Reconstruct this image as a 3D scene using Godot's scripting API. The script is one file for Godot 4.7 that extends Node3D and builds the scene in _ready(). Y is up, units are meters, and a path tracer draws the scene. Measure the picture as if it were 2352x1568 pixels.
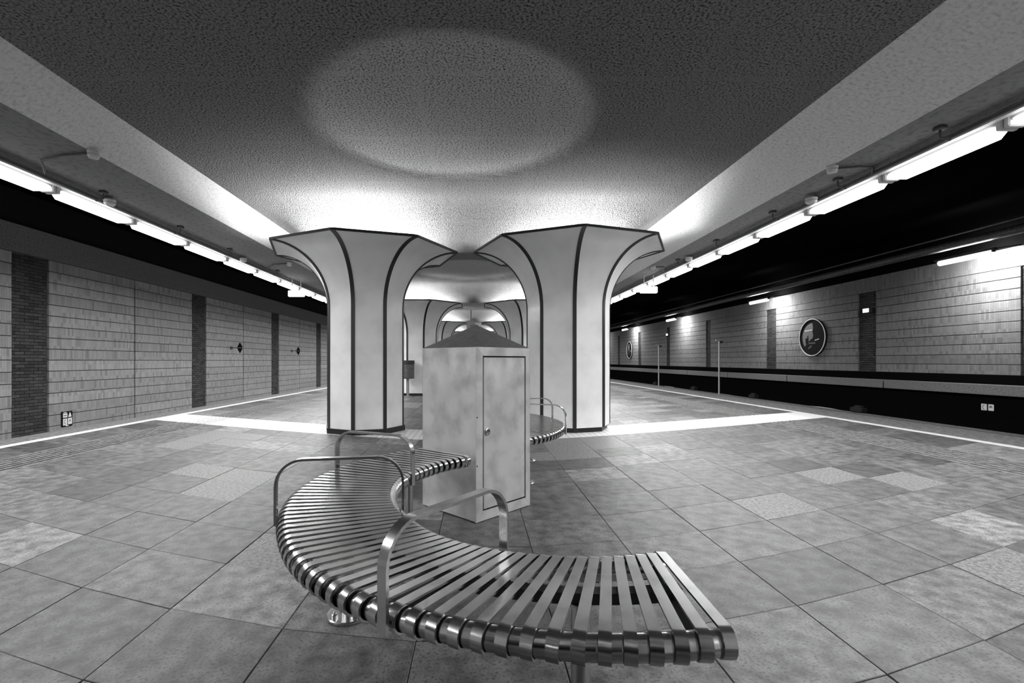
extends Node3D
# An underground station platform in black and white: x to the right, y up, the platform runs away along -z.
# P(x, y, d) is a point at depth d in front of the eye, which stands at the origin 1.2 m above the floor.

const EYE := 1.2
const FOCAL := 1100.0        # pixels of a 2352 x 1568 picture
const VPX := 1095.0
const VPY := 828.0
const CEIL := 3.73
const NEAR_END := -8.0
const FAR_END := 62.0

var rng := RandomNumberGenerator.new()
var M := {}
var used := {}


class Shape:
	var v := PackedVector3Array()
	var n := PackedVector3Array()
	var uv := PackedVector2Array()
	var c := PackedColorArray()
	var tint := Color(1, 1, 1)

	func vert(p: Vector3, nn: Vector3, t := Vector2.ZERO) -> void:
		v.append(p); n.append(nn); uv.append(t); c.append(tint)

	# a triangle that faces «out»
	func tri(a: Vector3, b: Vector3, d: Vector3, out: Vector3) -> void:
		var nn := (b - a).cross(d - a)
		if nn.length() < 1e-12:
			return
		nn = nn.normalized()
		if nn.dot(out) > 0:
			vert(a, nn); vert(d, nn); vert(b, nn)
		else:
			vert(a, -nn); vert(b, -nn); vert(d, -nn)

	func quad(a: Vector3, b: Vector3, d: Vector3, e: Vector3, out: Vector3) -> void:
		tri(a, b, d, out); tri(a, d, e, out)

	# a triangle with its own normals
	func stri(a: Vector3, b: Vector3, d: Vector3, na: Vector3, nb: Vector3, nd: Vector3) -> void:
		if (b - a).cross(d - a).dot(na + nb + nd) > 0:
			vert(a, na); vert(d, nd); vert(b, nb)
		else:
			vert(a, na); vert(b, nb); vert(d, nd)

	func squad(p: Array, q: Array) -> void:
		stri(p[0], p[1], p[2], q[0], q[1], q[2]); stri(p[0], p[2], p[3], q[0], q[2], q[3])

	# a box with chamfered edges, turned by «b» about its middle
	func box(at: Vector3, size: Vector3, ch := 0.0, b := Basis()) -> void:
		var h := size / 2
		if ch <= 0.0:
			for ax in 3:
				for s in [-1.0, 1.0]:
					var o := Vector3.ZERO; o[ax] = s
					var i := (ax + 1) % 3; var j := (ax + 2) % 3
					var p := []
					for k in [[-1, -1], [1, -1], [1, 1], [-1, 1]]:
						var w := Vector3.ZERO
						w[ax] = s * h[ax]; w[i] = k[0] * h[i]; w[j] = k[1] * h[j]
						p.append(at + b * w)
					quad(p[0], p[1], p[2], p[3], b * o)
			return
		for ax in 3:
			var i := (ax + 1) % 3; var j := (ax + 2) % 3
			for s in [-1.0, 1.0]:
				var o := Vector3.ZERO; o[ax] = s
				var p := []
				for k in [[-1, -1], [1, -1], [1, 1], [-1, 1]]:
					var w := Vector3.ZERO
					w[ax] = s * h[ax]; w[i] = k[0] * (h[i] - ch); w[j] = k[1] * (h[j] - ch)
					p.append(at + b * w)
				quad(p[0], p[1], p[2], p[3], b * o)
			for s in [-1.0, 1.0]:
				for t in [-1.0, 1.0]:
					var p := []
					for k in [[-1, 0], [1, 0], [1, 1], [-1, 1]]:
						var w := Vector3.ZERO
						w[ax] = k[0] * (h[ax] - ch)
						w[i] = s * (h[i] - (0.0 if k[1] == 0 else ch)); w[j] = t * (h[j] - (ch if k[1] == 0 else 0.0))
						p.append(at + b * w)
					var o := Vector3.ZERO; o[i] = s; o[j] = t
					quad(p[0], p[1], p[2], p[3], b * o)
		for sx in [-1.0, 1.0]:
			for sy in [-1.0, 1.0]:
				for sz in [-1.0, 1.0]:
					var s := Vector3(sx, sy, sz)
					tri(at + b * (s * (h - Vector3(0, ch, ch))), at + b * (s * (h - Vector3(ch, 0, ch))), at + b * (s * (h - Vector3(ch, ch, 0))), b * s)

	# a tube through points
	func tube(pts: Array, r: float, sides := 10, caps := true) -> void:
		var rings := []
		var norms := []
		var up := Vector3.UP
		for i in pts.size():
			var t: Vector3 = (pts[mini(i + 1, pts.size() - 1)] - pts[maxi(i - 1, 0)]).normalized()
			if absf(t.dot(up)) > 0.97:
				up = Vector3.RIGHT if absf(t.x) < 0.9 else Vector3.BACK
			var x := t.cross(up).normalized()
			up = x.cross(t).normalized()
			var ring := []; var nr := []
			for k in sides:
				var a := TAU * k / sides
				var d := x * cos(a) + up * sin(a)
				nr.append(d); ring.append(pts[i] + d * r)
			rings.append(ring); norms.append(nr)
		for i in pts.size() - 1:
			for k in sides:
				var l := (k + 1) % sides
				squad([rings[i][k], rings[i][l], rings[i + 1][l], rings[i + 1][k]], [norms[i][k], norms[i][l], norms[i + 1][l], norms[i + 1][k]])
		if caps:
			for e in [0, pts.size() - 1]:
				var o: Vector3 = pts[e] - pts[1 if e == 0 else e - 1]
				for k in range(1, sides - 1):
					tri(rings[e][0], rings[e][k], rings[e][k + 1], o)

	# a flat bar swept along points: «across» is the direction of its width, the same or one for each point
	func bar(pts: Array, across: Array, w: float, t: float) -> void:
		var sec := []
		var nrm := []
		for i in pts.size():
			var d: Vector3 = (pts[mini(i + 1, pts.size() - 1)] - pts[maxi(i - 1, 0)]).normalized()
			var a: Vector3 = (across[i] if across.size() > 1 else across[0]).normalized()
			var u := a.cross(d).normalized()
			nrm.append([a, u])
			sec.append([pts[i] - a * w / 2 - u * t / 2, pts[i] + a * w / 2 - u * t / 2, pts[i] + a * w / 2 + u * t / 2, pts[i] - a * w / 2 + u * t / 2])
		for i in pts.size() - 1:
			var s: Array = sec[i]; var e: Array = sec[i + 1]
			for k in 4:
				var l := (k + 1) % 4
				var f: Vector3 = [-nrm[i][1], nrm[i][0], nrm[i][1], -nrm[i][0]][k]
				var g: Vector3 = [-nrm[i + 1][1], nrm[i + 1][0], nrm[i + 1][1], -nrm[i + 1][0]][k]
				squad([s[k], s[l], e[l], e[k]], [f, f, g, g])
		for e in [0, pts.size() - 1]:
			quad(sec[e][0], sec[e][1], sec[e][2], sec[e][3], pts[e] - pts[1 if e == 0 else e - 1])

	# a profile [[r, y], ...] turned about the y axis through «at»
	func lathe(at: Vector3, prof: Array, sides := 24, flat := false) -> void:
		for i in prof.size() - 1:
			var dr: float = prof[i + 1][0] - prof[i][0]; var dy: float = prof[i + 1][1] - prof[i][1]
			var l := sqrt(dr * dr + dy * dy)
			if l < 1e-7:
				continue
			for k in sides:
				var a := TAU * k / sides; var b := TAU * (k + 1) / sides
				var q := []; var m := []
				for e in [[a, i], [b, i], [b, i + 1], [a, i + 1]]:
					q.append(at + Vector3(prof[e[1]][0] * cos(e[0]), prof[e[1]][1], prof[e[1]][0] * sin(e[0])))
					m.append(Vector3(dy / l * cos(e[0]), -dr / l, dy / l * sin(e[0])))
				if flat:
					quad(q[0], q[1], q[2], q[3], m[0] + m[1])
				else:
					squad(q, m)

	# a flat outline in the x-y plane, given depth along z and set by «x»
	func prism(poly: PackedVector2Array, depth: float, x := Transform3D()) -> void:
		var ix := Geometry2D.triangulate_polygon(poly)
		var f := Vector3(0, 0, depth / 2)
		for k in range(0, ix.size(), 3):
			for s in [-1.0, 1.0]:
				tri(x * (Vector3(poly[ix[k]].x, poly[ix[k]].y, 0) + f * s), x * (Vector3(poly[ix[k + 1]].x, poly[ix[k + 1]].y, 0) + f * s), x * (Vector3(poly[ix[k + 2]].x, poly[ix[k + 2]].y, 0) + f * s), x.basis * (f * s))
		var turn := 1.0 if Geometry2D.is_polygon_clockwise(poly) else -1.0
		for k in poly.size():
			var a := Vector3(poly[k].x, poly[k].y, 0); var b := Vector3(poly[(k + 1) % poly.size()].x, poly[(k + 1) % poly.size()].y, 0)
			var o := Vector3(-(b - a).y, (b - a).x, 0) * turn
			quad(x * (a - f), x * (b - f), x * (b + f), x * (a + f), x.basis * o)

	func mesh(m: Material) -> ArrayMesh:
		var a := []
		a.resize(Mesh.ARRAY_MAX)
		a[Mesh.ARRAY_VERTEX] = v; a[Mesh.ARRAY_NORMAL] = n; a[Mesh.ARRAY_TEX_UV] = uv; a[Mesh.ARRAY_COLOR] = c
		var am := ArrayMesh.new()
		am.add_surface_from_arrays(Mesh.PRIMITIVE_TRIANGLES, a)
		am.surface_set_material(0, m)
		return am


func P(x: float, y: float, d: float) -> Vector3:
	return Vector3(x, y, -d)


func numbered(called: String) -> String:
	var k: int = used.get(called, 0)
	used[called] = k + 1
	return called if k == 0 else "%s_%03d" % [called, k]


func thing(called: String, label: String, category: String, at := Vector3.ZERO, group := "", turn := 0.0) -> Node3D:
	var o := Node3D.new()
	o.name = numbered(called)
	add_child(o)
	o.position = at
	o.rotation.y = turn
	tag(o, label, category, group)
	return o


func tag(o: Node, label: String, category: String, group := "") -> void:
	o.set_meta("label", label)
	o.set_meta("category", category)
	if group:
		o.set_meta("group", group)


func put_mesh(called: String, m: Mesh, parent: Node, label := "") -> MeshInstance3D:
	var o := MeshInstance3D.new()
	o.mesh = m
	o.name = numbered(called) if parent == self else called
	parent.add_child(o, true)
	if label:
		o.set_meta("label", label)
	return o


func put(called: String, s: Shape, m: Material, parent: Node, label := "") -> MeshInstance3D:
	return put_mesh(called, s.mesh(m), parent, label)


func struct(called: String, s: Shape, m: Material, label: String, category: String) -> MeshInstance3D:
	var o := put(called, s, m, self)
	o.set_meta("kind", "structure")
	tag(o, label, category)
	return o


# ------------------------------------------------------------------ materials

func grey(l: float) -> Color:      # a linear grey as the colour Godot wants
	return Color(l, l, l).linear_to_srgb()


func noise_tex(freq: float, oct: int, ramp: Array, seed_: int, kind := FastNoiseLite.TYPE_SIMPLEX_SMOOTH, size := 512) -> NoiseTexture2D:
	var f := FastNoiseLite.new()
	f.noise_type = kind
	f.frequency = freq
	f.fractal_octaves = oct
	f.seed = seed_
	var t := NoiseTexture2D.new()
	t.width = size; t.height = size
	t.seamless = true
	t.noise = f
	if ramp.size():
		var g := Gradient.new()
		g.offsets = PackedFloat32Array(); g.colors = PackedColorArray()
		var off := PackedFloat32Array(); var col := PackedColorArray()
		for r in ramp:
			off.append(r[0]); col.append(Color(r[1], r[1], r[1]))
		g.offsets = off; g.colors = col
		t.color_ramp = g
	return t


func mat(called: String, l: float, rough: float, metal := 0.0, spec := 0.5) -> StandardMaterial3D:
	var m := StandardMaterial3D.new()
	m.resource_name = called
	m.albedo_color = grey(l)
	m.roughness = rough
	m.metallic = metal
	m.metallic_specular = spec
	M[called] = m
	return m


func textured(m: StandardMaterial3D, t: Texture2D, scale: Vector3, world := true) -> void:
	m.albedo_texture = t
	m.uv1_triplanar = true
	m.uv1_world_triplanar = world
	m.uv1_scale = scale


func glow(called: String, e: float) -> StandardMaterial3D:
	var m := mat(called, 0.85, 0.5)
	m.emission_enabled = true
	m.emission = Color(1, 1, 1)
	m.emission_energy_multiplier = e
	return m


func upright_bricks() -> ImageTexture:
	var im := Image.create(1024, 512, true, Image.FORMAT_RGB8)
	var g := RandomNumberGenerator.new()
	g.seed = 5
	for row in 16:
		for k in 64:
			var t := g.randf_range(0.9, 1.0) if g.randf() > 0.2 else g.randf_range(0.8, 0.93)
			for x in 16:
				for y in 32:
					var l := t * g.randf_range(0.84, 1.0)
					if x < 2:
						l *= 0.87
					im.set_pixel(k * 16 + x, row * 32 + y, Color(l, l, l))
	im.generate_mipmaps()
	return ImageTexture.create_from_image(im)


func fine(m: StandardMaterial3D, t: Texture2D, scale: float) -> void:      # a second, finer layer over the first
	m.detail_enabled = true
	m.detail_blend_mode = BaseMaterial3D.BLEND_MODE_MUL
	m.detail_albedo = t
	m.detail_uv_layer = BaseMaterial3D.DETAIL_UV_2
	m.uv2_triplanar = true
	m.uv2_world_triplanar = m.uv1_world_triplanar
	m.uv2_scale = Vector3.ONE * scale


func make_materials() -> void:
	var stone := noise_tex(0.012, 5, [[0.0, 0.45], [0.3, 0.74], [0.5, 0.86], [0.75, 1.0], [1.0, 1.0]], 3, FastNoiseLite.TYPE_SIMPLEX_SMOOTH, 1024)
	var stone_rough := noise_tex(0.055, 5, [[0.0, 0.55], [0.28, 0.72], [0.45, 0.9], [0.7, 1.0], [1.0, 1.0]], 8, FastNoiseLite.TYPE_SIMPLEX_SMOOTH, 1024)
	var specks := noise_tex(0.06, 4, [[0.0, 0.3], [0.2, 0.6], [0.34, 0.9], [0.6, 1.0], [1.0, 1.0]], 12, FastNoiseLite.TYPE_SIMPLEX_SMOOTH, 1024)
	for k in 6:
		var m := mat("slab%d" % k, [0.088, 0.122, 0.15, 0.178, 0.215, 0.275][k], 0.5, 0.0, 0.45)
		textured(m, stone_rough if k == 4 else stone, Vector3.ONE * [0.55, 0.6, 0.5, 0.65, 0.5, 0.6][k])
		m.uv1_offset = Vector3(0.17 * k, 0, 0.31 * k)
		fine(m, specks, 0.9)
	mat("joint", 0.03, 0.95)
	var faint := noise_tex(0.02, 4, [[0.0, 0.88], [1.0, 1.0]], 14)
	textured(mat("stripe0", 0.72, 0.5), faint, Vector3.ONE * 1.3)
	textured(mat("stripe1", 0.68, 0.5), faint, Vector3.ONE * 1.1)
	textured(mat("white_line", 0.8, 0.5), faint, Vector3.ONE * 1.3)
	textured(mat("coping", 0.21, 0.6), stone, Vector3.ONE * 0.9)
	mat("black", 0.012, 0.9, 0.0, 0.2)
	mat("unlit_black", 0.004, 1.0, 0.0, 0.0)  # near-black colour stands in for the unlit dark around the tracks
	var stucco := noise_tex(0.045, 5, [[0.0, 0.2], [0.25, 0.5], [0.36, 0.8], [0.5, 0.92], [0.7, 1.0], [1.0, 1.0]], 21, FastNoiseLite.TYPE_SIMPLEX_SMOOTH, 1024)
	var bumps := noise_tex(0.05, 4, [], 22, FastNoiseLite.TYPE_SIMPLEX_SMOOTH, 1024)
	var c := mat("stucco", 1.0, 0.95, 0.0, 0.2)
	textured(c, stucco, Vector3.ONE * 0.8)
	c.vertex_color_use_as_albedo = true
	c.heightmap_enabled = true
	c.heightmap_texture = bumps
	c.heightmap_scale = 1.6
	var st := mat("plaster", 0.8, 0.9, 0.0, 0.2)  # slope plaster, paler than the ceiling to stand for light it catches
	textured(st, stucco, Vector3.ONE * 0.9)
	st.albedo_texture = noise_tex(0.05, 4, [[0.0, 0.7], [0.4, 0.92], [1.0, 1.0]], 25)
	st.heightmap_enabled = true
	st.heightmap_texture = bumps
	st.heightmap_scale = 0.8
	textured(mat("soffit", 0.22, 0.9, 0.0, 0.2), noise_tex(0.03, 4, [[0.0, 0.8], [0.5, 1.0]], 26), Vector3.ONE * 0.7)
	textured(mat("concrete", 0.17, 0.9), noise_tex(0.02, 5, [[0.0, 0.75], [0.5, 0.92], [1.0, 1.0]], 27), Vector3.ONE * 1.6)
	# split-faced upright bricks in the wall courses: too small to build, so their tones and joints are in the grain
	var streak := upright_bricks()
	for k in 3:
		var m := mat("band%d" % k, [0.36, 0.39, 0.43][k], 0.85)
		textured(m, streak, Vector3(0.28, 0.25, 0.28))
		m.uv1_offset = Vector3(0.37 * k, 0.3 * k, 0.37 * k)
	textured(mat("far_band", 0.19, 0.85), streak, Vector3(0.28, 0.25, 0.28))
	textured(mat("far_band_pale", 0.215, 0.85), streak, Vector3(0.28, 0.25, 0.28))
	M.far_band_pale.uv1_offset = Vector3(0.4, 0.2, 0.4)
	var br := mat("brick", 1.0, 0.9)
	br.vertex_color_use_as_albedo = true
	textured(br, noise_tex(0.03, 4, [[0.0, 0.5], [0.5, 0.9], [1.0, 1.0]], 33), Vector3.ONE * 2.0)
	var en := mat("enamel", 0.86, 0.28, 0.0, 0.5)
	textured(en, noise_tex(0.006, 4, [[0.0, 0.88], [0.5, 0.96], [1.0, 1.0]], 35), Vector3.ONE * 0.4, false)
	mat("gasket", 0.008, 0.5)
	mat("inner_white", 0.8, 0.6)
	var steel := mat("steel", 0.55, 0.21, 1.0)
	textured(steel, noise_tex(0.01, 4, [[0.0, 0.85], [0.5, 0.97], [1.0, 1.0]], 41), Vector3.ONE * 1.5, false)
	mat("dark_steel", 0.05, 0.6, 0.6)
	var ks := mat("cabinet_steel", 0.74, 0.5, 0.45)
	textured(ks, noise_tex(0.008, 5, [[0.0, 0.84], [0.4, 0.93], [0.6, 0.98], [1.0, 1.0]], 43), Vector3.ONE * 0.9, false)
	ks.roughness_texture = noise_tex(0.01, 4, [[0.0, 0.6], [1.0, 1.0]], 44)
	var rf := mat("roof_steel", 0.2, 0.6, 0.6)
	textured(rf, noise_tex(0.02, 4, [[0.0, 0.75], [1.0, 1.0]], 45), Vector3.ONE * 1.2, false)
	mat("housing", 0.55, 0.5)
	mat("end_cap", 0.6, 0.4)
	glow("lamp_glow", 5.0)
	glow("tube_glow", 7.0)
	glow("sign_glow", 3.0)
	mat("conduit", 0.05, 0.6)
	mat("detector", 0.6, 0.5)
	textured(mat("pipe", 0.16, 0.5, 0.3), noise_tex(0.02, 4, [[0.0, 0.6], [1.0, 1.0]], 46), Vector3.ONE)
	mat("post_grey", 0.3, 0.5, 0.5)
	mat("white", 0.75, 0.5)
	mat("box_grey", 0.5, 0.6)
	mat("print_grey", 0.11, 0.5)
	mat("print_mid", 0.035, 0.5)


# ------------------------------------------------------------------ lights

func area(at: Vector3, size: Vector2, e: float, towards: Vector3, parent: Node) -> void:
	var l := AreaLight3D.new()
	l.name = "light"
	parent.add_child(l, true)
	l.area_size = size
	l.light_energy = e
	l.area_range = 60.0
	l.area_attenuation = 2.0
	l.shadow_enabled = true
	l.position = at
	l.basis = Basis.looking_at(towards, Vector3.BACK if absf(towards.y) > 0.9 else Vector3.UP)


func _ready() -> void:
	rng.seed = 7
	var cam := Camera3D.new()
	cam.name = "camera"
	add_child(cam)
	cam.position = Vector3(0, EYE, 0)
	cam.near = 0.05
	cam.far = 200.0
	cam.projection = Camera3D.PROJECTION_FRUSTUM
	cam.size = cam.near * 1568.0 / FOCAL
	cam.frustum_offset = Vector2((1176.0 - VPX) / FOCAL, (VPY - 784.0) / FOCAL) * cam.near
	cam.current = true
	var we := WorldEnvironment.new()
	we.name = "environment"
	var env := Environment.new()
	env.background_mode = Environment.BG_COLOR
	env.background_color = Color(0, 0, 0)
	env.tonemap_mode = Environment.TONE_MAPPER_LINEAR
	env.tonemap_exposure = 1.0
	env.sdfgi_enabled = true
	env.ssao_enabled = true
	env.ssil_enabled = true
	we.environment = env
	add_child(we)
	make_materials()
	build_shell()
	build_floor()
	build_wall_left()
	build_wall_right()
	build_columns()
	build_lamps()
	build_bench()
	build_cabinet()
	build_small()


const ROW_LAMP := 6.9        # energy of one luminaire of the platform rows
const BOWL_LAMP := 8.5        # energy of one of the four spots in a column head
const TUBE_LAMP := 13.0        # energy of a tube on the track wall

const LX_VAULT := -3.72       # the cross-section of the ceiling, left and right
const LX_SLOPE := -4.15
const LX_EDGE := -5.42
const RX_VAULT := 3.3
const RX_SLOPE := 4.1
const RX_EDGE := 4.92
const Y_SLOPE := 3.45
const LX_PLAT := -7.2
const RX_PLAT := 8.85
const LX_WALL := -9.9
const RX_WALL := 12.5
const Y_TUNNEL := 4.9


func slab_box(s: Shape, x0: float, x1: float, y0: float, y1: float, d0: float, d1: float) -> void:
	s.box(P((x0 + x1) / 2, (y0 + y1) / 2, (d0 + d1) / 2), Vector3(absf(x1 - x0), absf(y1 - y0), absf(d1 - d0)))


func build_shell() -> void:
	# the vault over the platform: a stuccoed slab that rises into a shallow round saucer in the middle of each bay
	var s := Shape.new()
	var xs := []; var ds := []
	var k := 0
	for i in 57:
		xs.append(lerpf(LX_VAULT - 0.02, RX_VAULT + 0.02, i / 56.0))
	var d := NEAR_END
	while d < FAR_END + 0.1:
		ds.append(d)
		d += 0.125 if d < 10.0 and d > 1.0 else 0.25
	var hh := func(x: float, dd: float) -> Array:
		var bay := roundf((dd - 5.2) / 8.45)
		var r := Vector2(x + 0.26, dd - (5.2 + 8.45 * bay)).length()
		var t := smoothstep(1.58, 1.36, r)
		var row := roundf((dd - 9.1) / 8.45)
		var from := dd - (9.1 + 8.45 * row)
		var side := smoothstep(0.0, 0.9, minf(x - LX_VAULT, RX_VAULT - x))
		return [CEIL + 0.05 * t - 0.36 * side * smoothstep(1.7, 0.45, absf(from)), t]
	var pts := []; var nrm := []; var col := []
	for j in ds.size():
		var a := []; var b := []; var cc := []
		for i in xs.size():
			var h: Array = hh.call(xs[i], ds[j])
			a.append(P(xs[i], h[0], ds[j]))
			var gx: float = (hh.call(xs[i] + 0.02, ds[j])[0] - hh.call(xs[i] - 0.02, ds[j])[0]) / 0.04
			var gd: float = (hh.call(xs[i], ds[j] + 0.02)[0] - hh.call(xs[i], ds[j] - 0.02)[0]) / 0.04
			b.append(Vector3(gx, -1, -gd).normalized())
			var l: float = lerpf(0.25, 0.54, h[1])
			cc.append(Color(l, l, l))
		pts.append(a); nrm.append(b); col.append(cc)
	for j in ds.size() - 1:
		for i in xs.size() - 1:
			var q := [[j, i], [j, i + 1], [j + 1, i + 1], [j + 1, i]]
			for t in [[0, 2, 1], [0, 3, 2]]:
				var p0: Vector3 = pts[q[t[0]][0]][q[t[0]][1]]
				var p1: Vector3 = pts[q[t[1]][0]][q[t[1]][1]]
				var p2: Vector3 = pts[q[t[2]][0]][q[t[2]][1]]
				var o := [0, 1, 2]
				if (p1 - p0).cross(p2 - p0).y < 0:
					o = [0, 2, 1]
				for e in o:
					var w: Array = q[t[e]]
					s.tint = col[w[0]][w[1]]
					s.vert(pts[w[0]][w[1]], nrm[w[0]][w[1]])
	s.tint = Color(0.25, 0.25, 0.25)
	slab_box(s, LX_VAULT, RX_VAULT, CEIL + 0.14, CEIL + 0.5, NEAR_END, FAR_END)
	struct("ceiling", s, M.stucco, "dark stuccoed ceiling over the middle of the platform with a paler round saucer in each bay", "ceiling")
	# sloping cheeks and soffits on both sides
	for side in [[LX_VAULT, LX_SLOPE, LX_EDGE, "left"], [RX_VAULT, RX_SLOPE, RX_EDGE, "right"]]:
		var sl := Shape.new()
		var o: float = signf(side[0])
		var poly := [Vector2(side[0], CEIL), Vector2(side[1], Y_SLOPE), Vector2(side[1], CEIL + 0.4), Vector2(side[0], CEIL + 0.4)]
		for e in 4:
			var a: Vector2 = poly[e]; var b: Vector2 = poly[(e + 1) % 4]
			var out := Vector3((b - a).y, -(b - a).x, 0) * (-o)
			sl.quad(P(a.x, a.y, NEAR_END), P(b.x, b.y, NEAR_END), P(b.x, b.y, FAR_END), P(a.x, a.y, FAR_END), out)
		struct("trim_1" if side[3] == "left" else "trim_2", sl, M.plaster, "plastered slope toned pale for the light it catches, between the dark ceiling and the lamp soffit on the %s" % side[3], "trim")
		var so := Shape.new()
		slab_box(so, side[1], side[2] - o * 0.1, Y_SLOPE, CEIL + 0.4, NEAR_END, FAR_END)
		slab_box(so, side[2] - o * 0.34, side[2] - o * 0.1, Y_SLOPE - 0.05, Y_SLOPE + 0.01, NEAR_END, FAR_END)
		struct("trim_3" if side[3] == "left" else "trim_4", so, M.soffit, "flat grey soffit that carries the row of lamps on the %s" % side[3], "trim")
	# the black space over the tracks, the far and near ends
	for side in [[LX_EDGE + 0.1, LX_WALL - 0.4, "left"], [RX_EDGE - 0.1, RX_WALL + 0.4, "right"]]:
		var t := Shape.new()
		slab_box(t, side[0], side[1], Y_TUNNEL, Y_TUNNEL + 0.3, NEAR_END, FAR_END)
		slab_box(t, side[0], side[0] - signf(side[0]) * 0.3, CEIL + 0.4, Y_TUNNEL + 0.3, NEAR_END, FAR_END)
		struct("ceiling", t, M.unlit_black, "unlit black tunnel ceiling over the %s track" % side[2], "ceiling")
	for e in [[NEAR_END - 0.3, NEAR_END, "wall_near", "dark end wall behind the eye"], [FAR_END, FAR_END + 0.3, "wall_far", "dark end wall far down the platform"]]:
		var w := Shape.new()
		slab_box(w, LX_WALL - 0.4, RX_WALL + 0.4, -1.7, Y_TUNNEL + 0.3, e[0], e[1])
		struct(e[2], w, M.unlit_black, e[3], "wall")
	# track beds, coloured black to stand for the shade in the trench
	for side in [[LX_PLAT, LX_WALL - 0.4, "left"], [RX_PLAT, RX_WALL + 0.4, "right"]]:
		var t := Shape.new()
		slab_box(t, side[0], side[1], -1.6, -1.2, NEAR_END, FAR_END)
		struct("floor", t, M.unlit_black, "track bed coloured black for shade below the %s platform edge" % side[2], "floor")
		var mid: float = (side[0] + side[1]) / 2
		for q in [-0.72, 0.72]:
			var rail := Shape.new()
			slab_box(rail, mid + q - 0.06, mid + q + 0.06, -1.2, -1.18, NEAR_END, FAR_END)
			slab_box(rail, mid + q - 0.01, mid + q + 0.01, -1.18, -1.08, NEAR_END, FAR_END)
			slab_box(rail, mid + q - 0.035, mid + q + 0.035, -1.08, -1.04, NEAR_END, FAR_END)
			var r := put("rail", rail, M.dark_steel, self)
			tag(r, "%s steel rail of the %s track, below the platform" % ["left hand" if q < 0 else "right hand", side[2]], "rail")


# ------------------------------------------------------------------ floor

func arc(x: float) -> float:                # the paving is laid in wide shallow arcs across the platform
	return 0.5 * (sqrt(x * x + 2.89) - 1.7)


func paver(s: Shape, x0: float, x1: float, z0: float, z1: float, y: float, gap := 0.002, ch := 0.002) -> void:
	var low := []; var rim := []; var top := []
	for c in [[x0, z0, 1, 1], [x1, z0, -1, 1], [x1, z1, -1, -1], [x0, z1, 1, -1]]:
		var x: float = c[0] + c[2] * gap
		var d: float = c[1] + arc(c[0]) + c[3] * gap
		low.append(P(x, y - 0.03, d)); rim.append(P(x, y - ch, d)); top.append(P(x + c[2] * ch, y, d + c[3] * ch))
	s.quad(top[0], top[1], top[2], top[3], Vector3.UP)
	var mid: Vector3 = (top[0] + top[2]) / 2
	for k in 4:
		var l := (k + 1) % 4
		var o: Vector3 = (rim[k] + rim[l]) / 2 - mid
		s.quad(rim[k], rim[l], top[l], top[k], o + Vector3.UP * 0.2)
		s.quad(low[k], low[l], rim[l], rim[k], Vector3(o.x, 0, o.z))


func px(x: float, y: float, d: float) -> Vector2:
	return Vector2(VPX + FOCAL * x / d, VPY + FOCAL * (EYE - y) / d)


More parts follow.
